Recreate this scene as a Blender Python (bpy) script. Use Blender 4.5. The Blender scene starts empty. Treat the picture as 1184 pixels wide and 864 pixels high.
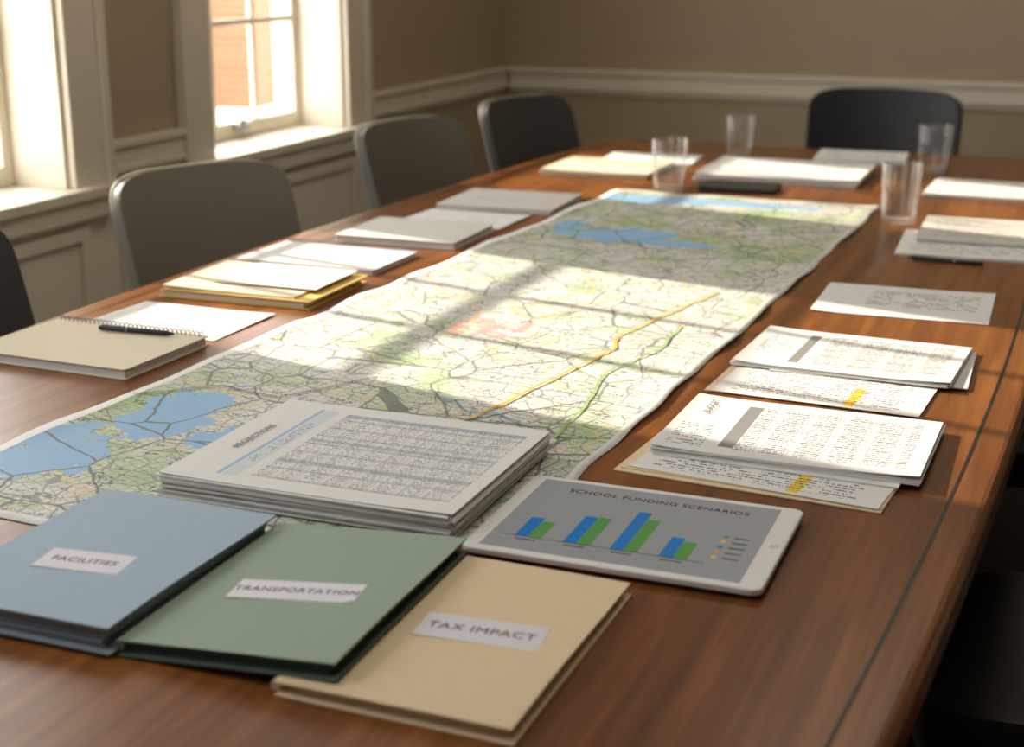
import bpy, bmesh, math, random
from mathutils import Matrix, Vector
random.seed(7)
TZ=0.75
# ---------------------------------------------------------------- node helpers
class NT:
    def __init__(s,name):
        s.mat=bpy.data.materials.new(name); s.mat.use_nodes=True
        s.n=s.mat.node_tree.nodes; s.l=s.mat.node_tree.links
        s.b=s.n['Principled BSDF']
    def put(s,sock,v):
        if hasattr(v,'is_linked') or isinstance(v,bpy.types.NodeSocket): s.l.new(v,sock)
        elif v is not None:
            if isinstance(v,(tuple,list)) and len(v)==3 and sock.type=='RGBA': v=(*v,1)
            sock.default_value=v
    def m(s,op,a,b=None,c=None,clamp=False):
        x=s.n.new('ShaderNodeMath'); x.operation=op; x.use_clamp=clamp
        s.put(x.inputs[0],a)
        if b is not None: s.put(x.inputs[1],b)
        if c is not None: s.put(x.inputs[2],c)
        return x.outputs[0]
    def mul(s,*a):
        r=a[0]
        for q in a[1:]: r=s.m('MULTIPLY',r,q)
        return r
    def rect(s,u,v,u0,u1,v0,v1):
        return s.mul(s.m('GREATER_THAN',u,u0),s.m('LESS_THAN',u,u1),s.m('GREATER_THAN',v,v0),s.m('LESS_THAN',v,v1))
    def mix(s,f,a,b):
        x=s.n.new('ShaderNodeMix'); x.data_type='RGBA'
        s.put(x.inputs[0],f); s.put(x.inputs[6],a); s.put(x.inputs[7],b); return x.outputs[2]
    def sep(s,v):
        x=s.n.new('ShaderNodeSeparateXYZ'); s.l.new(v,x.inputs[0]); return x.outputs
    def comb(s,a,b,c=0.0):
        x=s.n.new('ShaderNodeCombineXYZ'); s.put(x.inputs[0],a); s.put(x.inputs[1],b); s.put(x.inputs[2],c); return x.outputs[0]
    def tc(s,k='Object'): return s.n.new('ShaderNodeTexCoord').outputs[k]
    def mapping(s,v,scale=(1,1,1),rot=(0,0,0),loc=(0,0,0)):
        x=s.n.new('ShaderNodeMapping'); s.l.new(v,x.inputs[0]); x.inputs['Scale'].default_value=scale; x.inputs['Rotation'].default_value=rot; x.inputs['Location'].default_value=loc; return x.outputs[0]
    def noise(s,v,scale,detail=3,rough=.5):
        x=s.n.new('ShaderNodeTexNoise'); s.l.new(v,x.inputs['Vector']); x.inputs['Scale'].default_value=scale; x.inputs['Detail'].default_value=detail; x.inputs['Roughness'].default_value=rough; return x.outputs[0]
    def wn(s,v):
        x=s.n.new('ShaderNodeTexWhiteNoise'); x.noise_dimensions='2D'; s.l.new(v,x.inputs['Vector']); return x.outputs[0]
    def vor(s,v,scale,feat='DISTANCE_TO_EDGE',rnd=1.0):
        x=s.n.new('ShaderNodeTexVoronoi'); x.feature=feat; s.l.new(v,x.inputs['Vector']); x.inputs['Scale'].default_value=scale; x.inputs['Randomness'].default_value=rnd; return x.outputs[0]
    def ramp(s,f,stops):
        x=s.n.new('ShaderNodeValToRGB'); s.put(x.inputs[0],f); e=x.color_ramp.elements
        while len(e)<len(stops): e.new(.5)
        for i,(p,c) in enumerate(stops): e[i].position=p; e[i].color=(*c,1)
        return x.outputs[0]
    def bump(s,h,strength=.2,dist=.01):
        x=s.n.new('ShaderNodeBump'); s.l.new(h,x.inputs['Height']); x.inputs['Strength'].default_value=strength; x.inputs['Distance'].default_value=dist; s.l.new(x.outputs[0],s.b.inputs['Normal'])
    def base(s,c): s.put(s.b.inputs['Base Color'],c)
    def set(s,**k):
        for a,b in k.items(): s.b.inputs[a.replace('_',' ')].default_value=b
        return s

def simple(name,col,rough=.6,var=.06,scale=30,bump=.05,metal=0.,sheen=0.):
    t=NT(name); nz=t.noise(t.tc(),scale,4)
    t.base(t.mix(nz,tuple(c*(1-var) for c in col),tuple(min(1,c*(1+var)) for c in col)))
    t.set(Roughness=rough,Metallic=metal)
    if bump: t.bump(nz,bump,.002)
    return t.mat

def mat_wood():
    t=NT('wood_reddish_brown'); o=t.tc()
    g=t.noise(t.mapping(o,(42,1.6,8)),1.0,6,.62)
    g2=t.noise(t.mapping(o,(7,.45,4),loc=(3,1,0)),1.0,3,.5)
    fine=t.noise(t.mapping(o,(420,9,30)),1.0,3,.6)
    f=t.m('ADD',t.mul(g,.55),t.m('ADD',t.mul(g2,.35),t.mul(fine,.12)))
    t.base(t.ramp(f,[(.32,(.062,.019,.0050)),(.5,(.175,.060,.0145)),(.68,(.34,.128,.033))]))
    t.set(Roughness=.30); t.b.inputs['Specular IOR Level'].default_value=.35
    t.bump(fine,.05,.001)
    return t.mat

PAPER=(.77,.765,.745)
def mat_doc(name,W,H,swap=False,pitch=.0062,text=None,table=None,bars=(),paper=PAPER,ink=(.14,.14,.16),colw=.03,dens=.42,ch=.0015):
    """printed sheet: text/table regions and coloured bars, coordinates in metres on the sheet"""
    t=NT(name); s=t.sep(t.tc('UV')); U=t.mul(s[0],W); V=t.mul(s[1],H)
    u,v=(V,U) if swap else (U,V)
    def R(r):
        return t.rect(U,V,r[0]*W,r[1]*W,r[2]*H,r[3]*H)
    row=t.m('FLOOR',t.m('DIVIDE',v,pitch)); fr=t.m('FRACT',t.m('DIVIDE',v,pitch))
    band=t.mul(t.m('GREATER_THAN',fr,.28),t.m('LESS_THAN',fr,.68))
    gl=t.m('GREATER_THAN',t.wn(t.comb(t.m('FLOOR',t.m('DIVIDE',u,ch)),row)),dens)
    wd=t.m('GREATER_THAN',t.wn(t.comb(t.m('FLOOR',t.m('DIVIDE',u,.011)),t.m('ADD',row,31.7))),.30)
    txt=t.mul(band,gl,wd)
    col=paper
    tint=t.noise(t.tc(),14,2); col=t.mix(tint,tuple(c*.96 for c in paper),paper)
    for r,c in bars: col=t.mix(R(r),col,c)
    if table:
        cf=t.m('FRACT',t.m('DIVIDE',u,colw))
        ln=t.m('LESS_THAN',cf,.03)
        hl=t.m('LESS_THAN',t.m('FRACT',t.m('DIVIDE',v,pitch)),.10)
        zebra=t.m('LESS_THAN',t.m('FRACT',t.m('DIVIDE',t.m('ADD',row,.5),5)),.21)
        msk=R(table)
        col=t.mix(t.mul(msk,zebra,.38),col,(.28,.29,.31))
        col=t.mix(t.mul(msk,t.m('MAXIMUM',ln,t.mul(hl,.5)),.6),col,(.28,.28,.29))
        cell=t.mul(band,gl,t.m('GREATER_THAN',cf,.18),t.m('LESS_THAN',cf,.93))
        col=t.mix(t.mul(msk,cell,.85),col,ink)
    for r in (text or []): col=t.mix(t.mul(R(r),txt,.9),col,ink)
    t.base(col); t.set(Roughness=.75)
    return t.mat

def mat_map():
    t=NT('printed_road_map'); o=t.tc()
    d=t.noise(o,9,3)
    dv=t.n.new('ShaderNodeVectorMath'); dv.operation='ADD'; t.l.new(o,dv.inputs[0]); t.l.new(t.comb(t.mul(t.m('SUBTRACT',d,.5),.035),t.mul(t.m('SUBTRACT',t.noise(t.mapping(o,loc=(5,2,1)),9,3),.5),.035)),dv.inputs[1]); p=dv.outputs[0]
    s=t.sep(o); x,y=s[0],s[1]
    green=t.noise(t.mapping(o,loc=(2.3,.4,0)),6.5,5,.62)
    base=t.ramp(green,[(.38,(.70,.69,.65)),(.48,(.62,.62,.54)),(.54,(.50,.60,.37)),(.64,(.34,.50,.22))])
    pale_sunlit=t.ramp(green,[(.42,(.75,.745,.715)),(.55,(.72,.725,.665)),(.61,(.60,.68,.48)),(.70,(.46,.61,.34))])
    sun_band=t.mul(t.m('DIVIDE',t.m('SUBTRACT',y,1.62),.18,clamp=True),t.m('DIVIDE',t.m('SUBTRACT',2.80,y),.25,clamp=True))  # stretch where sunlight is painted into the map colour as paler tones
    base=t.mix(sun_band,base,pale_sunlit)
    ls=t.m('SUBTRACT',1.0,t.mul(sun_band,.18))  # printed lines weakened too inside the painted sunlit stretch
    patch=t.noise(t.mapping(o,loc=(9,7,0)),22,2)
    base=t.mix(t.mul(t.m('GREATER_THAN',patch,.64),.6),base,(.45,.58,.31))
    base=t.mix(t.mul(t.m('LESS_THAN',patch,.35),.4),base,(.70,.62,.48))
    urban=t.noise(t.mapping(o,loc=(1,3,0)),5,2)
    f1=t.m('LESS_THAN',t.vor(t.mapping(p,rot=(0,0,.4)),75,rnd=.35),.065)
    base=t.mix(t.mul(f1,t.m('GREATER_THAN',urban,.36),.62,ls),base,(.24,.24,.26))
    f2=t.m('LESS_THAN',t.vor(p,26,rnd=.8),.032)
    base=t.mix(t.mul(f2,.75,ls),base,(.20,.20,.20))
    tx=t.wn(t.comb(t.m('FLOOR',t.mul(x,520)),t.m('FLOOR',t.mul(y,230))))
    loc=t.m('GREATER_THAN',t.noise(t.mapping(o,(30,110,1)),1.0,1),.60)
    base=t.mix(t.mul(t.m('GREATER_THAN',tx,.5),loc,.8,ls),base,(.08,.08,.10))
    f4=t.m('LESS_THAN',t.vor(t.mapping(p,loc=(.7,.9,0),rot=(0,0,.7)),4.5,rnd=1),.006)
    base=t.mix(t.mul(f4,.8),base,(.75,.55,.18))
    w=None; nz=t.mul(t.m('SUBTRACT',t.noise(t.mapping(o,loc=(4,4,4)),19,7,.7),.5),5.2)
    for (cx,cy,rx,ry) in [(-1.15,1.33,.075,.10),(-1.09,1.52,.060,.11),(-.99,1.44,.03,.05),(-.94,2.91,.12,.085),(-1.0,3.37,.20,.055),(-.78,3.38,.15,.035),(-1.08,2.98,.04,.05),(-.80,2.85,.07,.035)]:
        q=t.m('ADD',t.m('POWER',t.m('ABSOLUTE',t.mul(t.m('SUBTRACT',x,cx),1/rx)),2.0),t.m('POWER',t.m('ABSOLUTE',t.mul(t.m('SUBTRACT',y,cy),1/ry)),2.0))
        k=t.m('LESS_THAN',t.m('ADD',q,nz),1.0)
        w=k if w is None else t.m('MAXIMUM',w,k)
    base=t.mix(w,base,(.26,.46,.70))
    f3=t.m('LESS_THAN',t.vor(t.mapping(p,loc=(.2,.1,0)),8,rnd=1),.013)
    base=t.mix(t.mul(f3,.85,ls),base,(.11,.13,.12))
    zone=t.rect(x,y,-.95,-.83,2.02,2.13)
    base=t.mix(t.mul(zone,t.m('GREATER_THAN',t.noise(o,40,3),.50),.8),base,(.85,.33,.30))
    uv=t.sep(t.tc('UV')); inner=t.rect(uv[0],uv[1],.02,.98,.0075,.993)
    base=t.mix(inner,(.77,.765,.745),base)
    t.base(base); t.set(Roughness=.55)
    return t.mat

# ---------------------------------------------------------------- mesh helpers
def finish(name,bm,mats,smooth=False,bevel=None,parent=None):
    bm.normal_update()
    me=bpy.data.meshes.new(name); bm.to_mesh(me); bm.free()
    for m in mats: me.materials.append(m)
    ob=bpy.data.objects.new(name,me); bpy.context.collection.objects.link(ob)
    if smooth:
        for p in me.polygons: p.use_smooth=True
    if bevel:
        md=ob.modifiers.new('bevel','BEVEL'); md.width=bevel; md.segments=2; md.limit_method='ANGLE'; md.angle_limit=.6
    if parent: adopt(parent,ob)
    return ob
def empty(name,loc):
    e=bpy.data.objects.new(name,None); e.empty_display_size=.05; e.location=loc; bpy.context.collection.objects.link(e); return e
def adopt(par,ob):
    bpy.context.view_layer.update()
    ob.parent=par; ob.matrix_parent_inverse=par.matrix_world.inverted()
def box(bm,x0,x1,y0,y1,z0,z1,mi=0):
    vs=[bm.verts.new(p) for p in [(x0,y0,z0),(x1,y0,z0),(x1,y1,z0),(x0,y1,z0),(x0,y0,z1),(x1,y0,z1),(x1,y1,z1),(x0,y1,z1)]]
    for f in [(0,3,2,1),(4,5,6,7),(0,1,5,4),(1,2,6,5),(2,3,7,6),(3,0,4,7)]:
        q=bm.faces.new([vs[i] for i in f]); q.material_index=mi
def slab(bm,cx,cy,W,H,rot,z0,t,mt=0,ms=1,nx=1,ny=1,zf=None):
    uvl=bm.loops.layers.uv.verify(); c,s=math.cos(math.radians(rot)),math.sin(math.radians(rot))
    def pt(u,v,z):
        x,y=(u-.5)*W,(v-.5)*H; return (cx+c*x-s*y,cy+s*x+c*y,z)
    top=[];bot=[]
    for j in range(ny+1):
        for i in range(nx+1):
            u,v=i/nx,j/ny; dz=zf(u,v) if zf else 0
            top.append(bm.verts.new(pt(u,v,z0+t+dz))); bot.append(bm.verts.new(pt(u,v,z0+dz)))
    I=lambda i,j:j*(nx+1)+i
    for j in range(ny):
        for i in range(nx):
            f=bm.faces.new([top[I(i,j)],top[I(i+1,j)],top[I(i+1,j+1)],top[I(i,j+1)]]); f.material_index=mt
            for lp,(a,b) in zip(f.loops,[(i,j),(i+1,j),(i+1,j+1),(i,j+1)]): lp[uvl].uv=(a/nx,b/ny)
            f=bm.faces.new([bot[I(i,j+1)],bot[I(i+1,j+1)],bot[I(i+1,j)],bot[I(i,j)]]); f.material_index=ms
    for i in range(nx):
        for (j,fl) in ((0,0),(ny,1)):
            q=[bot[I(i,j)],bot[I(i+1,j)],top[I(i+1,j)],top[I(i,j)]]
            if fl:q.reverse()
            bm.faces.new(q).material_index=ms
    for j in range(ny):
        for (i,fl) in ((0,1),(nx,0)):
            q=[bot[I(i,j)],bot[I(i,j+1)],top[I(i,j+1)],top[I(i,j)]]
            if fl:q.reverse()
            bm.faces.new(q).material_index=ms
def rrect(cx,cy,W,H,r,rot=0,n=8):
    pts=[]; c,s=math.cos(math.radians(rot)),math.sin(math.radians(rot))
    for (sx,sy,a0) in ((1,1,0),(-1,1,90),(-1,-1,180),(1,-1,270)):
        for k in range(n+1):
            a=math.radians(a0+90*k/n); x=sx*(W/2-r)+r*math.cos(a); y=sy*(H/2-r)+r*math.sin(a)
            pts.append((cx+c*x-s*y,cy+s*x+c*y))
    return pts
def prism(bm,pts,z0,z1,mt=0,ms=0):
    b=[bm.verts.new((x,y,z0)) for x,y in pts]; t=[bm.verts.new((x,y,z1)) for x,y in pts]
    bm.faces.new(t).material_index=mt; bm.faces.new(b[::-1]).material_index=ms
    n=len(pts)
    for i in range(n):
        bm.faces.new([b[i],b[(i+1)%n],t[(i+1)%n],t[i]]).material_index=ms
def lathe(bm,prof,cx=0,cy=0,n=40,mi=0,closed=True):
    rings=[]
    for r,z in prof: rings.append([bm.verts.new((cx+r*math.cos(2*math.pi*k/n),cy+r*math.sin(2*math.pi*k/n),z)) for k in range(n)] if r>1e-6 else [bm.verts.new((cx,cy,z))])
    for a,b in zip(rings,rings[1:]):
        for k in range(n):
            k2=(k+1)%n
            if len(a)==1 and len(b)==1: continue
            if len(a)==1: f=bm.faces.new([a[0],b[k2],b[k]])
            elif len(b)==1: f=bm.faces.new([a[k],a[k2],b[0]])
            else: f=bm.faces.new([a[k],a[k2],b[k2],b[k]])
            f.material_index=mi; f.smooth=True
def tube(bm,path,r,n=8,mi=0,closed=False):
    P=[Vector(p) for p in path]; N=len(P); rings=[]
    rr=r if isinstance(r,(list,tuple)) else [r]*N
    for i,p in enumerate(P):
        a=P[(i-1)%N] if (closed or i>0) else p; b=P[(i+1)%N] if (closed or i<N-1) else p
        d=(b-a).normalized(); up=Vector((0,0,1)) if abs(d.z)<.9 else Vector((1,0,0))
        x=d.cross(up).normalized(); y=d.cross(x)
        rings.append([bm.verts.new(p+rr[i]*(x*math.cos(2*math.pi*k/n)+y*math.sin(2*math.pi*k/n))) for k in range(n)])
    for i in range(N if closed else N-1):
        a,b=rings[i],rings[(i+1)%N]
        for k in range(n):
            f=bm.faces.new([a[k],b[k],b[(k+1)%n],a[(k+1)%n]]); f.material_index=mi; f.smooth=True
    if not closed:
        bm.faces.new(rings[0]).material_index=mi; bm.faces.new(rings[-1][::-1]).material_index=mi
def text(body,x,y,z,size,rot,mat,parent,name,align='CENTER',stretch=1.0,bold=0.0,tilt=0.0):
    c=bpy.data.curves.new(name,'FONT'); c.body=body; c.size=size; c.align_x=align; c.align_y='CENTER'; c.extrude=.00008; c.space_character=1.08; c.offset=bold
    o=bpy.data.objects.new(name,c); bpy.context.collection.objects.link(o); o.location=(x,y,z); o.rotation_euler=(0,-tilt,math.radians(rot)); o.scale=(stretch,1,1)
    bpy.context.view_layer.update()
    me=bpy.data.meshes.new_from_object(o.evaluated_get(bpy.context.evaluated_depsgraph_get())); M=o.matrix_world.copy()
    bpy.data.objects.remove(o); ob=bpy.data.objects.new(name,me); me.transform(M); me.materials.clear(); me.materials.append(mat)
    bpy.context.collection.objects.link(ob); adopt(parent,ob); return ob

# ---------------------------------------------------------------- materials
WOOD=mat_wood(); INLAY=simple('dark_inlay',(.008,.005,.004),.4,bump=0)
WALL=simple('beige_wall_paint',(.42,.345,.235),.85,.03,6,.03)
TRIM=simple('cream_trim_paint',(.77,.71,.59),.45,.02,8,.02)
CEIL=simple('white_ceiling_paint',(.7,.68,.63),.9,.02,8,.02)
FLOOR=simple('dark_carpet',(.018,.014,.012),.95,.3,220,.3)
WHITE=simple('paper_white',PAPER,.75,.02,20,0)
CREAM=simple('paper_cream',(.74,.67,.50),.75,.03,20,0)
INK=simple('dark_ink',(.07,.07,.10),.6,bump=0)
BLUEINK=simple('blue_ink',(.08,.08,.22),.6,bump=0)
LABEL=simple('label_sticker',(.72,.70,.74),.6,.02,10,0)
FBLUE=simple('folder_card_blue',(.34,.45,.56),.7,.05,90,.08)
FGREEN=simple('folder_card_green',(.27,.36,.28),.7,.05,90,.08)
FTAN=simple('folder_card_manila',(.74,.58,.37),.7,.05,90,.08)
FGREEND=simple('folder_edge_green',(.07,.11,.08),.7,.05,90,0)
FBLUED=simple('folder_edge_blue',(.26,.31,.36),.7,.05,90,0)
YELLOW=simple('yellow_card',(.80,.55,.16),.7,.05,60,0)
BLACK=simple('black_plastic',(.012,.012,.014),.35,bump=0)
METAL=simple('brushed_metal',(.35,.35,.36),.35,metal=1.,bump=0)
GREYLEATHER=simple('grey_leather',(.180,.172,.138),.5,.08,160,.15)
MIDLEATHER=simple('mid_grey_leather',(.115,.113,.096),.5,.08,160,.15)
DARKLEATHER=simple('charcoal_leather',(.04,.042,.043),.5,.08,160,.15)
BLACKLEATHER=simple('black_leather',(.008,.009,.013),.45,.08,160,.15)
PIPING=simple('seam_piping',(.40,.37,.29),.5,bump=0)

# ---------------------------------------------------------------- room
XL,XR,YF,YB,ZC=-2.42,2.3,5.83,-1.6,2.95
wins=[(2.07,2.98),(3.61,4.42)]
WZ0,WZ1=.75,2.68
bm=bmesh.new(); T=.26
box(bm,XL-T,XL,YB,YF+.2,0,WZ0-.03); box(bm,XL-T,XL,YB,YF+.2,WZ1,ZC)
ys=[YB]+[v for w in wins for v in w]+[YF+.2]
for a,b in zip(ys[::2],ys[1::2]): box(bm,XL-T,XL,a,b,WZ0-.03,WZ1)
finish('wall_left',bm,[WALL])
bm=bmesh.new(); box(bm,XL,XR,YF,YF+.2,0,ZC); finish('wall_far',bm,[WALL])
bm=bmesh.new(); box(bm,XR,XR+.2,YB-.2,YF+.2,0,ZC); finish('wall_right',bm,[WALL])
bm=bmesh.new(); box(bm,XL-T,XR,YB-.2,YB,0,ZC); finish('wall_back',bm,[WALL])
bm=bmesh.new(); box(bm,XL-T,XR+.2,YB-.2,YF+.2,-.1,0); finish('floor',bm,[FLOOR])
bm=bmesh.new(); box(bm,XL-T,XR+.2,YB-.2,YF+.2,ZC,ZC+.1); finish('ceiling',bm,[CEIL])
def rail_y(bm,x,y0,y1,sg=1):   # chair rail running along Y on wall x
    box(bm,x,x+.030,y0,y1,.83,.85); box(bm,x,x+.018,y0,y1,.785,.83); box(bm,x,x+.026,y0,y1,.765,.785); box(bm,x,x+.010,y0,y1,.745,.765)
def rail_x(bm,y,x0,x1):
    box(bm,x0,x1,y-.030,y,.83,.85); box(bm,x0,x1,y-.018,y,.785,.83); box(bm,x0,x1,y-.026,y,.765,.785); box(bm,x0,x1,y-.010,y,.745,.765)
bm=bmesh.new()
for a,b in [(YB,1.92),(3.13,3.46),(4.57,YF)]: rail_y(bm,XL,a,b)
finish('trim_1',bm,[TRIM],bevel=.003)
bm=bmesh.new(); rail_x(bm,YF,XL+.031,XR); finish('trim_2',bm,[TRIM],bevel=.003)
bm=bmesh.new(); box(bm,XL,XL+.02,YB,YF,0,.14); finish('baseboard_left',bm,[TRIM],bevel=.003)
bm=bmesh.new(); box(bm,XL+.021,XR,YF-.02,YF,0,.14); finish('baseboard_far',bm,[TRIM],bevel=.003)
bm=bmesh.new()
def panel(y0,y1,z0,z1):
    box(bm,XL+.004,XL+.012,y0,y1,z0,z1)
    w=.035
    for (a,b,c,d) in ((y0,y1,z1-w,z1),(y0,y1,z0,z0+w),(y0,y0+w,z0+w,z1-w),(y1-w,y1,z0+w,z1-w)): box(bm,XL+.012,XL+.026,a,b,c,d)
box(bm,XL,XL+.004,.2,4.62,.14,.742)
for a,b in [(.3,1.0),(1.1,1.85),(2.02,3.02),(3.16,3.43),(3.56,4.46)]: panel(a,b,.22,.65)
finish('trim_3',bm,[TRIM],bevel=.003)
def window(i,y0,y1):
    e=empty(f'window_{i}',(XL-.15,(y0+y1)/2,WZ0))
    bm=bmesh.new(); xg=XL-.18; cw=.15
    for a,b in ((y0-cw,y0),(y1,y1+cw)):
        box(bm,XL,XL+.022,a,b,WZ0,WZ1+cw)
        o=a if a<y0 else b-.03
        box(bm,XL+.022,XL+.034,o,o+.03,WZ0,WZ1+cw)
    box(bm,XL,XL+.022,y0,y1,WZ1,WZ1+cw); box(bm,XL,XL+.04,y0-cw,y1+cw,WZ1+cw,WZ1+cw+.03)
    finish('casing',bm,[TRIM],bevel=.003,parent=e)
    bm=bmesh.new()
    for a,b in ((y0,y0+.012),(y1-.012,y1)): box(bm,XL-T,XL,a,b,WZ0+.001,WZ1)
    box(bm,XL-T,XL,y0+.012,y1-.012,WZ1-.012,WZ1)
    finish('jamb_lining',bm,[TRIM],parent=e)
    bm=bmesh.new(); box(bm,XL-T,XL-.0005,y0+.0005,y1-.0005,WZ0-.029,WZ0); box(bm,XL,XL+.055,y0-cw-.02,y1+cw+.02,WZ0-.028,WZ0); box(bm,XL+.0265,XL+.04,y0-cw,y1+cw,WZ0-.08,WZ0-.028)
    finish('sill',bm,[TRIM],bevel=.004,parent=e)
    bm=bmesh.new(); a,b=y0+.012,y1-.012; st=.034
    def sash(xc,z0,z1,low):
        hb=.050 if low else .020; ht=.020 if low else .05
        box(bm,xc-.009,xc+.009,a,a+st,z0,z1); box(bm,xc-.009,xc+.009,b-st,b,z0,z1)
        box(bm,xc-.009,xc+.009,a+st,b-st,z0,z0+hb); box(bm,xc-.009,xc+.009,a+st,b-st,z1-ht,z1)
        g0,g1=z0+hb,z1-ht
        for k in (1,2):
            yy=a+st+(b-a-2*st)*k/3; box(bm,xc-.008,xc+.008,yy-.010,yy+.010,g0,g1)
            zz=g0+(g1-g0)*k/3; box(bm,xc-.0075,xc+.0075,a+st,b-st,zz-.010,zz+.010)
    zm=1.73
    sash(xg+.0095,WZ0+.001,zm+.010,True); sash(xg-.0095,zm-.010,WZ1-.012,False)
    finish('sash',bm,[TRIM],bevel=.003,parent=e)
    bm=bmesh.new(); ym=(y0+y1)/2
    prism(bm,rrect(xg+.033,ym,.028,.07,.008),WZ0+.03,WZ0+.045); prism(bm,rrect(xg+.037,ym,.012,.03,.005),WZ0+.045,WZ0+.06)
    finish('sash_lift',bm,[METAL],parent=e)
for i,w in enumerate(wins): window(i+1,*w)

# exterior
bm=bmesh.new(); box(bm,-60,XL-T-.3,-25,60,-.6,-.4); finish('pavement_outside',bm,[simple('pale_paving',(.80,.79,.76),.9,.05,3,0)])
def brick():
    t=NT('red_brick'); x=t.n.new('ShaderNodeTexBrick')
    o=t.tc(); s=t.sep(o); t.l.new(t.comb(s[1],s[2]),x.inputs[0])
    x.inputs['Scale'].default_value=3; x.inputs['Color1'].default_value=(.30,.125,.06,1); x.inputs['Color2'].default_value=(.26,.105,.05,1); x.inputs['Mortar'].default_value=(.42,.32,.24,1)
    t.base(x.outputs[0]); t.set(Roughness=.9); return t.mat
e=empty('neighbouring_building',(-9.5,14,0))
bm=bmesh.new(); box(bm,-10.5,-9,14.3,15.4,-.4,3.0); box(bm,-10.5,-8.9,14.1,15.6,3.0,3.15); finish('brick_bay',bm,[brick()],parent=e)
bm=bmesh.new(); box(bm,-11,-10,6,14.1,-.4,2.8); box(bm,-11,-10,15.6,30,-.4,2.8)
for k in range(5):
    box(bm,-10,-9.96,7+k*1.3,7.1+k*1.3,.3,2.2)
finish('rendered_facade',bm,[simple('white_render',(.90,.89,.86),.9,.03,3,0)],parent=e)

# ---------------------------------------------------------------- table
TX=-.83; TY0,TY1=.22,4.46; ymid=2.34
def hw(y): return .76-.10*((y-ymid)/2.1)**2
def outline(inset=0,r=.06,n=40):
    R=[(TX+hw(y)-inset,y) for y in [TY0+inset+(TY1-TY0-2*inset)*k/n for k in range(n+1)]]
    L=[(2*TX-x,y) for x,y in R[::-1]]
    return R+L
tbl=empty('conference_table',(TX,ymid,0))
bm=bmesh.new(); prism(bm,outline(),TZ-.045,TZ); ob=finish('table_top',bm,[WOOD],parent=tbl)
md=ob.modifiers.new('b','BEVEL'); md.width=.012; md.segments=4; md.limit_method='ANGLE'; md.angle_limit=.9
bm=bmesh.new(); prism(bm,outline(.05),TZ-.085,TZ-.045); finish('apron',bm,[WOOD],parent=tbl)
bm=bmesh.new(); o1=outline(.042); o2=outline(.0460)
a=[bm.verts.new((x,y,TZ+.0004)) for x,y in o1]; b=[bm.verts.new((x,y,TZ+.0004)) for x,y in o2]
for i in range(len(o1)): bm.faces.new([a[i],a[(i+1)%len(a)],b[(i+1)%len(a)],b[i]])
finish('inlay_line',bm,[INLAY],parent=tbl)
for k,y in enumerate((1.15,3.5)):
    bm=bmesh.new(); prism(bm,rrect(TX,y,.55,.16,.05),.06,TZ-.085); prism(bm,rrect(TX,y,.95,.30,.06),0,.06); finish(f'pedestal_{k+1}',bm,[WOOD],bevel=.006,parent=tbl)
bm=bmesh.new(); box(bm,TX-.03,TX+.03,1.23,3.42,.25,.37); finish('stretcher',bm,[WOOD],bevel=.004,parent=tbl)

# ---------------------------------------------------------------- map
def mapx(v):
    y=v; f=(y-1.14)/(3.46-1.14); return -1.215+.077*f, -.530+.04*f
mp=empty('road_map',(-.86,2.3,TZ))
bm=bmesh.new(); uvl=bm.loops.layers.uv.verify(); NX,NY=44,130; g=[]
def mz(u,v):
    ed=max(0,1-min(u,1-u)/.07); en=max(0,1-(1-v)/.03)
    s=.5+.5*math.sin(v*47+2.1*math.sin(v*13)+ (2 if u>.5 else 0))
    fold=0
    for q in (.2,.36,.52,.68,.84): fold=max(fold,.0016*max(0,1-abs(v-q)/.006))
    return .0008+.0055*ed*ed*s*min(1,max(0,v-.16)/.05 if u>.5 else 1)+.003*en*(.5+.5*math.sin(u*19))+fold*(1 if v>.25 else 0)
def mpos(u,v):
    y=1.14+2.33*v; xl,xr=mapx(y)
    x=xl+(xr-xl)*u
    x+=(.0024*math.sin(v*31)+.0018*math.sin(v*77))*(1 if u>.5 else -1)*abs(2*u-1)**3
    y0=1.135+.125*min(1,max(0,(x+1.0)/.4)) if x>-1.0 else 1.135-.0*(x)
    if v<.3: y+= (y0-1.14)*(1-v/.3)
    y+=.004*math.sin(u*14)*v**8+.005*math.sin(u*9)*(1-v)**20
    return x,y
for j in range(NY+1):
    for i in range(NX+1):
        u,v=i/NX,j/NY; x,y=mpos(u,v); g.append(bm.verts.new((x,y,TZ+mz(u,v))))
for j in range(NY):
    for i in range(NX):
        ids=[(i,j),(i+1,j),(i+1,j+1),(i,j+1)]
        f=bm.faces.new([g[b*(NX+1)+a] for a,b in ids]); f.smooth=True
        for lp,(a,b) in zip(f.loops,ids): lp[uvl].uv=(a/NX,b/NY)
ob=finish('map_sheet',bm,[mat_map()],parent=mp)
md=ob.modifiers.new('s','SOLIDIFY'); md.thickness=.0004; md.offset=1
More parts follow.
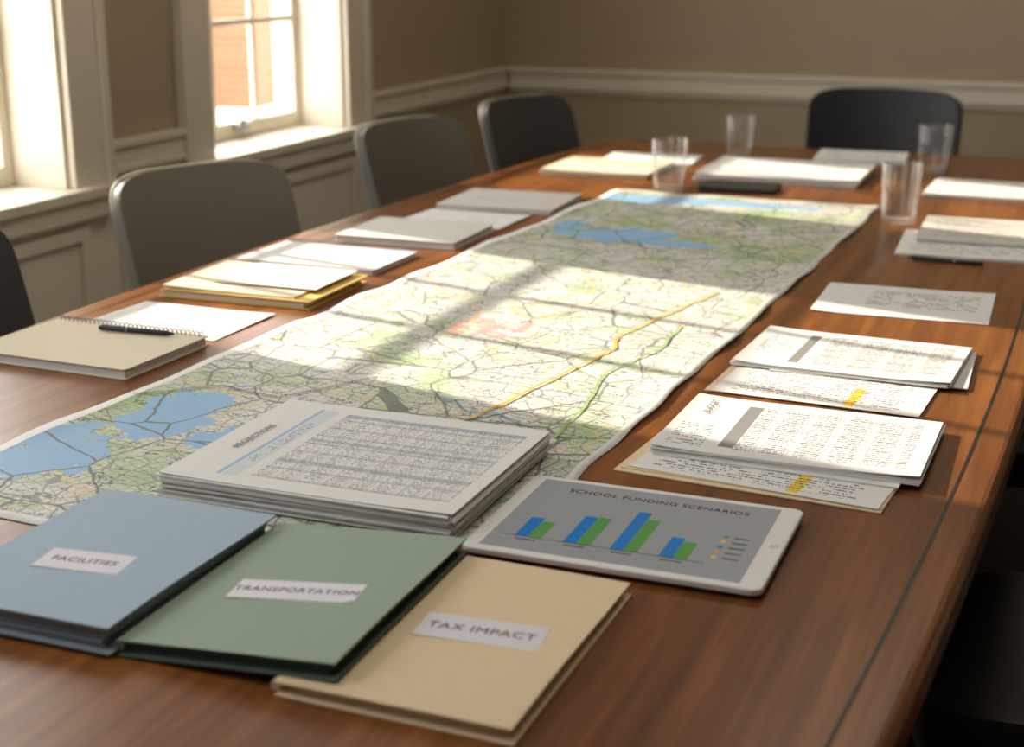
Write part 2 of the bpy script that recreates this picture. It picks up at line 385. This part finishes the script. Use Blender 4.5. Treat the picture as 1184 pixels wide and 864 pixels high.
def route(name,pts,w,col):
    bm=bmesh.new(); P=[Vector((x,y,0)) for x,y in pts]; L=[];R=[]
    Q=[]
    for a,b in zip(P,P[1:]):
        for k in range(6): Q.append(a.lerp(b,k/6))
    Q.append(P[-1]); Q=[q+Vector((.0015*math.sin(i*1.7),.0014*math.cos(i*1.1),0)) for i,q in enumerate(Q)]
    for i,q in enumerate(Q):
        d=(Q[min(i+1,len(Q)-1)]-Q[max(i-1,0)]).normalized(); nrm=Vector((-d.y,d.x,0))*w/2
        L.append(bm.verts.new((*(q+nrm)[:2],TZ+.0034))); R.append(bm.verts.new((*(q-nrm)[:2],TZ+.0034)))
    for i in range(len(Q)-1): bm.faces.new([L[i],R[i],R[i+1],L[i+1]])
    finish(name,bm,[simple(name+'_ink',col,.6,bump=0)],parent=mp)
route('highway_line',[(-.74,1.60),(-.721,1.654),(-.692,1.845),(-.663,2.03),(-.683,2.096),(-.65,2.28),(-.616,2.454)],.0045,(.72,.44,.05))
route('green_route',[(-.60,1.60),(-.61,1.75),(-.635,1.9),(-.60,2.05),(-.61,2.2)],.0035,(.30,.48,.14))
route('blue_route',[(-.80,1.70),(-.77,1.69),(-.745,1.66),(-.70,1.665),(-.66,1.64)],.003,(.10,.33,.45))
route('main_road_line',[(-1.19,1.56),(-1.10,1.64),(-1.0,1.62),(-.93,1.75)],.003,(.16,.17,.15))

# ---------------------------------------------------------------- paper things
def paperstack(name,cx,cy,W,H,rot,z0,total,n,top,side=WHITE,jit=.003,extra=None,curl=.002,titles=()):
    e=empty(name,(cx,cy,z0)); bm=bmesh.new(); t=total/n
    for k in range(n):
        last=k==n-1
        j=0 if last else jit
        slab(bm,cx+random.uniform(-j,j),cy+random.uniform(-j,j),W,H,rot+random.uniform(-1,1)*j*200,z0+k*t,t*(.93 if not last else .6),0 if last else 1,1,
             12 if last else 1,12 if last else 1,(lambda u,v:curl*(max(0,u-.6)/.4)**2*(1-v)+curl*.6*(max(0,.25-u)/.25)**2) if last else None)
    finish('sheets',bm,[top,side],parent=e)
    if extra: extra(e)
    for (body,lx,ly,size,rr) in titles:
        c,s=math.cos(math.radians(rot)),math.sin(math.radians(rot))
        text(body,cx+c*lx-s*ly,cy+s*lx+c*ly,z0+total+curl*.5+.0002,size,rot+rr,INK,e,'title')
    return e
D1=mat_doc('spreadsheet_print',.357,.297,pitch=.0060,table=(.28,.95,.10,.90),text=[(.19,.23,.25,.75)],
           bars=[((.165,.180,.08,.92),(.33,.50,.70)),((.185,.24,.08,.92),(.62,.67,.72)),((.28,.95,.86,.90),(.46,.50,.56)),((.28,.95,.54,.57),(.50,.52,.56)),((.28,.95,.28,.31),(.50,.52,.56))],colw=.030,dens=.42,ink=(.19,.19,.22))
paperstack('paper_stack',-.757,1.401,.350,.290,1,TZ+.0035,.027,13,D1,jit=.004,titles=[('PROJECTIONS',-.140,0,.013,90)])
D2=mat_doc('budget_print',.319,.238,pitch=.0078,table=(.30,.94,.10,.90),text=[(.04,.18,.08,.45)],bars=[((.24,.30,.12,.88),(.22,.22,.22))],colw=.04,ink=(.05,.05,.07),dens=.35)
D2b=mat_doc('invoice_print',.29,.19,pitch=.0074,text=[(.08,.9,.06,.94)],bars=[((.64,.69,.02,.42),(.82,.58,.04))],colw=.05,ink=(.05,.05,.07),dens=.35)
def rx(e):
    bm=bmesh.new(); slab(bm,-.333,1.668,.308,.31,-4,TZ+.0005,.0016,0,0); slab(bm,-.330,1.672,.302,.300,-4,TZ+.0022,.0008,0,0); finish('manila_folder',bm,[FTAN],parent=e)
    bm=bmesh.new(); slab(bm,-.328,1.624,.290,.205,-6,TZ+.0032,.0012,0,1); slab(bm,-.322,1.675,.285,.19,-2,TZ+.0046,.002,1,1); finish('loose_sheets',bm,[D2b,WHITE],parent=e)
paperstack('document_folder',-.318,1.700,.312,.222,0,TZ+.0068,.008,4,D2,jit=.004,extra=rx,curl=.004,titles=[('BUDGET',-.125,.06,.014,90)])
D3=mat_doc('ledger_print',.31,.25,pitch=.0085,table=(.32,.94,.12,.9),text=[(.05,.2,.3,.8)],bars=[((.24,.29,.12,.88),(.24,.24,.24))],colw=.05,ink=(.05,.05,.07),ch=.002,dens=.35)
def ux(e):
    bm=bmesh.new(); slab(bm,-.336,1.99,.288,.24,-2,TZ+.0005,.0014,0,0); finish('manila_folder',bm,[FTAN],parent=e)
    bm=bmesh.new(); slab(bm,-.330,1.975,.278,.22,-3,TZ+.0021,.001,0,1); slab(bm,-.29,2.10,.27,.20,2,TZ+.0033,.0016,1,1); finish('loose_sheets',bm,[D2b,WHITE],parent=e)
paperstack('document_folder',-.322,2.105,.305,.215,-2,TZ+.0052,.006,4,D3,jit=.004,extra=ux,curl=.004)
D4=mat_doc('letter_print',.29,.235,pitch=.013,text=[(.28,.92,.34,.85)],ink=(.16,.16,.18),ch=.0022,dens=.2)
def sheet(name,cx,cy,W,H,rot,mat,z0=TZ+.0006,t=.0008,curl=.002):
    e=empty(name,(cx,cy,z0)); bm=bmesh.new(); slab(bm,cx,cy,W,H,rot,z0,t,0,1,12,12,lambda u,v:curl*(max(0,u-.7)/.3)**2*(v)+curl*(max(0,.2-u)/.2)**2*(1-v)); finish('sheet',bm,[mat,WHITE],parent=e); return e
sheet('document',-.304,2.508,.285,.228,2,D4)
D5=mat_doc('memo_print',.28,.28,pitch=.016,text=[(.08,.9,.1,.9)],ink=(.3,.3,.32),ch=.004,dens=.25)
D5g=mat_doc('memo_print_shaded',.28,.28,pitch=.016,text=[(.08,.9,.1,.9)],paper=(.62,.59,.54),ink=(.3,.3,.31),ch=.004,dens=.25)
def r3(e):
    bm=bmesh.new(); slab(bm,-.245,3.05,.285,.26,3,TZ+.0005,.005,0,1); finish('lower_sheets',bm,[D5,WHITE],parent=e)
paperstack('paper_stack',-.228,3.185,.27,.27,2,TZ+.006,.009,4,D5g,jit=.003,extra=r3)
paperstack('paper_stack',-.275,3.80,.29,.26,-1,TZ+.0005,.009,4,D5,jit=.003)
paperstack('paper_stack',-.671,4.29,.25,.22,4,TZ+.0005,.009,4,D5,jit=.003)
paperstack('paper_stack',-.80,3.885,.42,.33,1,TZ+.0005,.02,7,D5,jit=.006)
bm=bmesh.new(); prism(bm,rrect(-.858,3.60,.19,.125,.012,2),TZ+.0005,TZ+.0125); finish('black_notebook',bm,[BLACK],bevel=.002)
def notebook(name,cx,cy,W,H,rot,h,cover,edge='far',spiral=True,pages=WHITE,z0=TZ+.0005,topmat=None):
    e=empty(name,(cx,cy,z0)); bm=bmesh.new()
    prism(bm,rrect(cx,cy,W,H,.006,rot,4),z0,z0+.0012,0,0)
    n=5
    for k in range(n):
        slab(bm,cx+random.uniform(-.0008,.0008),cy-.002,W-.006,H-.010,rot,z0+.0013+(h-.0028)*k/n,(h-.0028)/n*.92,1,1)
    if topmat: slab(bm,cx,cy,W,H,rot,z0+h-.0013,.0013,2,0)
    else: prism(bm,rrect(cx,cy,W,H,.006,rot,4),z0+h-.0013,z0+h,0,0)
    finish('cover_and_pages',bm,[cover,pages,topmat or cover],parent=e)
    if spiral:
        c,s=math.cos(math.radians(rot)),math.sin(math.radians(rot)); bm=bmesh.new(); r=h/2+.0035
        N=int(W/.0085)
        for k in range(N):
            lx=-W/2+.012+k*(W-.024)/(N-1); ly=H/2-.004; pts=[]
            for q in range(12):
                a=2*math.pi*q/12; xx=lx; yy=ly+.006*math.cos(a); zz=z0+h/2+.0028+r*math.sin(a)
                pts.append((cx+c*xx-s*yy,cy+s*xx+c*yy,max(zz,z0+.001)))
            tube(bm,pts,.0009,5,closed=True)
        finish('spiral_binding',bm,[METAL],parent=e)
    return e
notebook('spiral_notebook',-1.385,1.722,.285,.205,-1,.015,CREAM)
def pen(name,a,b,z,r=.0045,mat=BLACK):
    e=empty(name,(*a,z)); A=Vector((*a,z+r)); B=Vector((*b,z+r)); bm=bmesh.new()
    ts=[0,.01,.08,.1,.62,.63,.97,1]; rs=[.0008,.0012,r*.9,r,r,r*1.05,r*.95,r*.6]
    tube(bm,[A.lerp(B,t) for t in ts],rs,14); finish('barrel',bm,[mat],parent=e)
    bm=bmesh.new(); up=Vector((0,0,r*1.05)); tube(bm,[A.lerp(B,.68)+up,A.lerp(B,.96)+up],.0011,6); tube(bm,[A.lerp(B,.615),A.lerp(B,.635)],r*1.08,14); finish('clip_and_ring',bm,[METAL],parent=e)
pen('pen',(-1.285,1.795),(-1.415,1.785),TZ+.0165,r=.0042)
pen('pen',(-.352,2.882),(-.208,2.868),TZ+.0006)
D6=mat_doc('notes_print',.257,.184,pitch=.011,text=[(.1,.85,.15,.85)],ink=(.5,.5,.52))
sheet('document',-1.376,1.935,.255,.182,0,D6)
def yfold():
    e=empty('paper_folder',(-1.364,2.183,TZ)); bm=bmesh.new(); cx,cy=-1.364,2.183
    slab(bm,cx,cy,.290,.225,2,TZ+.0005,.002,0,0)
    for k in range(4): slab(bm,cx-.004+random.uniform(-.002,.002),cy+random.uniform(-.002,.002),.28,.215,2+random.uniform(-.5,.5),TZ+.0027+k*.0026,.0023,1,1)
    slab(bm,cx+.004,cy-.001,.288,.222,1.6,TZ+.0133,.0018,0,0)
    slab(bm,cx-.014,cy+.002,.255,.218,2.6,TZ+.0153,.0035,1,1,10,4,lambda u,v:.003*(1-u)**2)
    slab(bm,cx+.03,cy+.025,.20,.165,2,TZ+.0222,.001,2,1)
    finish('folder_with_papers',bm,[YELLOW,CREAM,WHITE],parent=e)
yfold()
D7=mat_doc('form_print',.30,.195,pitch=.011,text=[(.1,.85,.15,.85)],ink=(.5,.5,.52))
notebook('spiral_notebook',-1.39,2.455,.295,.19,0,.009,WHITE,topmat=D7)
notebook('notepad',-1.336,2.735,.267,.225,2,.015,simple('pale_grey_card',(.66,.65,.61),.7,.03,20,0),spiral=False)
sheet('document',-1.326,2.962,.245,.18,-1,D7)
D8=mat_doc('booklet_cover',.286,.26,pitch=.016,text=[(.15,.6,.3,.6)],paper=(.60,.58,.55),ink=(.35,.35,.36))
notebook('booklet',-1.311,3.195,.28,.25,3,.010,simple('booklet_card',(.60,.58,.55),.7,.03,20,0),spiral=False,topmat=D8)
paperstack('paper_stack',-1.268,3.79,.295,.255,1,TZ+.0005,.015,5,CREAM,side=CREAM,jit=.004)
paperstack('paper_stack',-1.22,4.03,.26,.20,6,TZ+.0005,.006,3,D5,jit=.004)

# ---------------------------------------------------------------- folders in front
def folder(cx,cy,W,H,rot,z0,h,card,edge,inner,lab,lc,lrot,lw,lh,tsize,ink,tilt=.0):
    e=empty('file_folder',(cx,cy,z0)); bm=bmesh.new(); tl=lambda u,v:tilt*u
    slab(bm,cx+.003,cy-.004,W,H,rot,z0,.0018,1,1,2,1,tl)
    n=5; ih=h-.0040
    for k in range(n):
        slab(bm,cx-.002+random.uniform(-.002,.002),cy-.001+random.uniform(-.002,.002),W-.010,H-.012,rot+random.uniform(-.5,.5),z0+.002+ih*k/n,ih/n*.85,2,2,2,1,tl)
    slab(bm,cx,cy,W,H,rot,z0+h-.0016,.0016,0,1,14,14,lambda u,v:-.0012*(1-u)**3+.0012*math.sin(v*5)*u*u+.001+tilt*u)
    c,s=math.cos(math.radians(rot)),math.sin(math.radians(rot)); pts=[]
    for yy in (-H/2+.003,H/2-.003): pts.append((cx-c*(W/2)-s*yy,cy-s*(W/2)+c*yy,z0+h*.5))
    tube(bm,pts,h*.42,10,0)
    finish('card_and_papers',bm,[card,edge,inner],parent=e)
    uc=(lc[0]-cx)/W+.5; zc=z0+h+tilt*uc
    bm=bmesh.new(); slab(bm,lc[0],lc[1],lw,lh,lrot,zc+.0014,.0003,0,0,2,1,lambda u,v:tilt*(u-.5)*lw/W); finish('label',bm,[LABEL],parent=e)
    text(lab,lc[0],lc[1],zc+.0020,tsize,lrot,ink,e,'label_text',tilt=math.atan(tilt/W))
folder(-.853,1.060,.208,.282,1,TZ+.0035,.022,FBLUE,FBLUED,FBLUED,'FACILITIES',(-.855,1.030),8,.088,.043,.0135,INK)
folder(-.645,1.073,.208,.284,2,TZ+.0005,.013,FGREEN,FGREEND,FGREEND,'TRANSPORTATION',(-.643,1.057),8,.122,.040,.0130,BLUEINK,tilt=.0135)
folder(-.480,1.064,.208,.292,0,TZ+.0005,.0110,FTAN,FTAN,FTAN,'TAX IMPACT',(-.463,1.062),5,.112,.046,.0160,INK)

# ---------------------------------------------------------------- tablet
def tablet():
    cx,cy,W,H,rot=-.412,1.345,.303,.220,1; z0=TZ+.0045; e=empty('tablet',(cx,cy,z0))
    body=simple('tablet_white',(.80,.79,.78),.25,.01,10,0)
    bm=bmesh.new(); prism(bm,rrect(cx,cy,W,H,.012,rot),z0,z0+.0068); finish('body',bm,[body],bevel=.0016,parent=e)
    sw,sh=W-.040,H-.022; ox=-.003
    c,s=math.cos(math.radians(rot)),math.sin(math.radians(rot))
    def L(x,y): return (cx+c*x-s*y,cy+s*x+c*y)
    t=NT('tablet_screen'); t.base((.22,.225,.23)); t.set(Roughness=.14); t.b.inputs['Emission Color'].default_value=(.5,.52,.54,1); t.b.inputs['Emission Strength'].default_value=.16
    bm=bmesh.new(); slab(bm,*L(ox,0),sw,sh,rot,z0+.0068,.0003,0,0); finish('screen',bm,[t.mat],parent=e)
    zz=z0+.0072
    def em(n,col,k=.25):
        t=NT(n); t.base(col); t.set(Roughness=.2); t.b.inputs['Emission Color'].default_value=(*col,1); t.b.inputs['Emission Strength'].default_value=k; return t.mat
    blue,green,yel,org,dk=em('chart_blue',(.01,.15,.42)),em('chart_green',(.08,.24,.06)),em('chart_yellow',(.6,.4,.05)),em('chart_orange',(.65,.25,.03)),em('chart_dark',(.03,.03,.035),0)
    bm=bmesh.new(); base=-sh/2+.17*sh; bw=.052*sw
    for uc,hb,hg in ((.15,.26,.22),(.345,.37,.38),(.53,.53,.44),(.72,.26,.22)):
        x=ox+(uc-.5)*sw
        for dx,h,m in ((-bw*.52,hb,0),(bw*.52,hg,1)): slab(bm,*L(x+dx,base+h*sh/2),bw,h*sh,rot,zz,.0002,m,m)
    slab(bm,*L(ox-.06*sw,base-.0008),.80*sw,.0006,rot,zz,.0002,2,2)
    for k,m in enumerate((1,3,0,4,3)):
        x,y=ox+.36*sw,-sh*.10-k*.0135+.025
        prism(bm,rrect(*L(x,y),.006,.006,.0029,rot,4),zz,zz+.0002,m,m); slab(bm,*L(x+.016,y),.016,.0018,rot,zz,.0002,2,2)
    for uc in (.15,.345,.53,.72): slab(bm,*L(ox+(uc-.5)*sw,base-.0075),.022,.0018,rot,zz,.0002,2,2)
    finish('bar_chart',bm,[blue,green,dk,yel,org],parent=e)
    text('SCHOOL FUNDING SCENARIOS',*L(ox+.004,sh*.37),zz+.0001,.0130,rot,dk,e,'chart_title')
    bm=bmesh.new(); prism(bm,rrect(*L(W/2-.0105,0),.010,.010,.0049,rot,6),z0+.0068,z0+.0071); finish('home_button',bm,[simple('button_ring',(.55,.55,.55),.3,bump=0)],parent=e)
tablet()

# ---------------------------------------------------------------- glasses
def glassmat():
    t=NT('clear_glass'); n=t.n
    lw=n.new('ShaderNodeLayerWeight'); lw.inputs[0].default_value=.5
    geo=n.new('ShaderNodeNewGeometry')
    edge=t.m('POWER',lw.outputs['Facing'],3.0)
    fac=t.mul(t.m('ADD',t.mul(edge,.75),.05),t.m('SUBTRACT',1.0,t.mul(geo.outputs['Backfacing'],.8)))
    tr=n.new('ShaderNodeBsdfTransparent'); tr.inputs[0].default_value=(.98,.985,.98,1)
    gl=n.new('ShaderNodeBsdfGlossy'); gl.inputs['Roughness'].default_value=.05
    df=n.new('ShaderNodeBsdfDiffuse'); df.inputs[0].default_value=(.95,.95,.93,1)
    m1=n.new('ShaderNodeMixShader'); m2=n.new('ShaderNodeMixShader')
    t.l.new(fac,m1.inputs[0]); t.l.new(tr.outputs[0],m1.inputs[1]); t.l.new(gl.outputs[0],m1.inputs[2])
    t.l.new(t.m('ADD',.015,t.mul(edge,.22)),m2.inputs[0]); t.l.new(m1.outputs[0],m2.inputs[1]); t.l.new(df.outputs[0],m2.inputs[2])
    t.l.new(m2.outputs[0],n['Material Output'].inputs[0]); n.remove(t.b)
    return t.mat
GL=glassmat()
def glass(x,y,h,rt):
    rb=rt*.86; z=TZ+.0006; bm=bmesh.new(); w=.0022
    lathe(bm,[(0,z),(rb-.003,z),(rb,z+.003),(rt,z+h-.001),(rt-w*.5,z+h),(rt-w,z+h-.001),(rb-w,z+.014),(rb-w-.004,z+.010),(0,z+.009)],x,y,48)
    finish('drinking_glass',bm,[GL])
glass(-1.01,4.217,.116,.043); glass(-1.025,3.542,.125,.045); glass(-.45,4.099,.125,.045); glass(-.425,3.285,.130,.043)

# ---------------------------------------------------------------- chairs
def chair(bx,by,ang,leather,width=.44,ztop=.875,pip=True,lean=.135):
    """bx,by = centre of the top of the back, ang = direction faced (deg)"""
    a=math.radians(ang); f=Vector((math.cos(a),math.sin(a),0)); r=Vector((f.y,-f.x,0))
    org=Vector((bx,by,0))+f*(.235+lean)
    def Wd(x,y,z): return org+r*x+f*y+Vector((0,0,z))
    e=empty('office_chair',org); hwid=width/2; zb=.40; n=30
    def backpt(x,v):
        return Wd(x,-.235-lean*v**1.15+.045*(x/hwid)**2,zb+(ztop-zb)*v)
    def wv(v):
        q=abs(2*v-1); side=hwid*(1.0+.04*v)
        return side*(1-min(q,.9997)**11)**(1/5.0)
    bm=bmesh.new(); G=[]
    vs=[.5-.5*math.cos(math.pi*k/n) for k in range(n+1)]; vs[0]=.0005; vs[-1]=.9995
    for v in vs: G.append([bm.verts.new(backpt(wv(v)*(-1+2*i/20),v)) for i in range(21)])
    for j in range(n):
        for i in range(20):
            q=bm.faces.new([G[j][i],G[j][i+1],G[j+1][i+1],G[j+1][i]]); q.smooth=True
    ob=finish('backrest',bm,[leather],parent=e); md=ob.modifiers.new('s','SOLIDIFY'); md.thickness=.026; md.offset=0
    md=ob.modifiers.new('b','BEVEL'); md.width=.009; md.segments=3; md.limit_method='ANGLE'; md.angle_limit=.8
    if pip:
        bm=bmesh.new(); L=[backpt(-wv(v)*.998,v) for v in vs[1:]]+[backpt(wv(v)*.998,v) for v in vs[1:][::-1]]
        L=[p-f*.012 for p in L]; tube(bm,L,.0045,6); finish('piping',bm,[PIPING],parent=e)
    bm=bmesh.new(); m=18; S=[]
    for j in range(m+1):
        y=-1+2*j/m; wy=(1-min(abs(y),.9995)**6)**(1/4.0); row=[]
        for i in range(m+1):
            x=-1+2*i/m; row.append(bm.verts.new(Wd(x*wy*hwid*1.04,y*.235,.462-.012*(y*y)-.010*max(0,y)**4*2+.012*(x*x)*wy)))
        S.append(row)
    for j in range(m):
        for i in range(m):
            q=bm.faces.new([S[j][i],S[j][i+1],S[j+1][i+1],S[j+1][i]]); q.smooth=True
    ob=finish('seat',bm,[leather],parent=e); md=ob.modifiers.new('s','SOLIDIFY'); md.thickness=.06; md.offset=-1 
    md=ob.modifiers.new('b','BEVEL'); md.width=.015; md.segments=3; md.limit_method='ANGLE'; md.angle_limit=.8
    bm=bmesh.new()
    tube(bm,[Wd(0,.05,.40),Wd(0,-.16,.385),Wd(0,-.27,.42),Wd(0,-.285-lean*.25,.56)],[.018,.018,.016,.012],10)
    tube(bm,[Wd(0,0,.42),Wd(0,0,.25)],.025,14); tube(bm,[Wd(0,0,.25),Wd(0,0,.07)],.032,14)
    finish('column',bm,[METAL],parent=e)
    bm=bmesh.new()
    for k in range(5):
        t=2*math.pi*k/5+.3; cx,sy=math.cos(t),math.sin(t)
        tube(bm,[Wd(0,0,.10),Wd(cx*.15,sy*.15,.095),Wd(cx*.29,sy*.29,.068)],[.024,.019,.013],8)
        p=Wd(cx*.29,sy*.29,.0); d=(r*(-sy)+f*cx)
        for o in (-.014,.014): tube(bm,[p+d*(o-.008)+Vector((0,0,.027)),p+d*(o+.008)+Vector((0,0,.027))],.0265,14)
        tube(bm,[p+Vector((0,0,.03)),p+Vector((0,0,.07))],.008,8)
    finish('star_base_and_casters',bm,[BLACK],parent=e)
chair(-1.90,1.83,-10,DARKLEATHER)
chair(-1.86,2.685,-22,GREYLEATHER,width=.43)
chair(-1.84,3.65,-14,MIDLEATHER,width=.42)
chair(-1.785,4.37,-17,DARKLEATHER,width=.42)
chair(-.715,5.02,-90,BLACKLEATHER,width=.475,ztop=.885,pip=False,lean=.08)
chair(.42,1.85,180,BLACKLEATHER,pip=False)
chair(.42,2.85,180,BLACKLEATHER,pip=False)

# ---------------------------------------------------------------- light
sun=bpy.data.lights.new('sun','SUN'); sun.energy=8.6; sun.angle=math.radians(.6); sun.color=(1,.88,.70)
so=bpy.data.objects.new('sun',sun); bpy.context.collection.objects.link(so); so.location=(-6,3,5)
so.rotation_euler=Vector((1,-.22,-.60)).to_track_quat('-Z','Y').to_euler()
w=bpy.data.worlds.new('sky'); bpy.context.scene.world=w; w.use_nodes=True
bg=w.node_tree.nodes['Background']; bg.inputs[0].default_value=(1,.985,.96,1); bg.inputs[1].default_value=5.5
def area(name,loc,d,sx,sy,p,col=(1,1,1)):
    l=bpy.data.lights.new(name,'AREA'); l.shape='RECTANGLE'; l.size=sx; l.size_y=sy; l.energy=p; l.color=col
    o=bpy.data.objects.new(name,l); bpy.context.collection.objects.link(o); o.location=loc; o.rotation_euler=Vector(d).to_track_quat('-Z','Y').to_euler(); return o
area('ceiling_light',(-.8,1.2,2.9),(0,0,-1),1.2,1.2,12,(1,.94,.86))  # added overhead fill, no real fixture here
area('ceiling_light',(-.4,4.2,2.9),(0,0,-1),1.0,1.0,10,(1,.90,.74))  # second added overhead fill, warmer, towards the far end
area('window_light',(-2.3,.55,1.7),(1,.15,-.25),1.0,1.6,20,(.97,.98,1))  # added fill lamp by the left wall, no window at this spot
bpy.context.scene.view_settings.view_transform='Standard'

# ---------------------------------------------------------------- camera
cam=bpy.data.cameras.new('camera'); co=bpy.data.objects.new('camera',cam); bpy.context.collection.objects.link(co)
R=Matrix(((.9256,-.1053,.3638),(.3787,.2573,-.8891),(0,.9606,.2780))).to_4x4()
co.matrix_world=Matrix.Translation((0,0,1.33))@R
cam.sensor_width=36; cam.sensor_fit='HORIZONTAL'; cam.lens=1700/1184*36; cam.clip_start=.02
cam.dof.use_dof=True; cam.dof.focus_distance=1.8; cam.dof.aperture_fstop=4.5
bpy.context.scene.camera=co
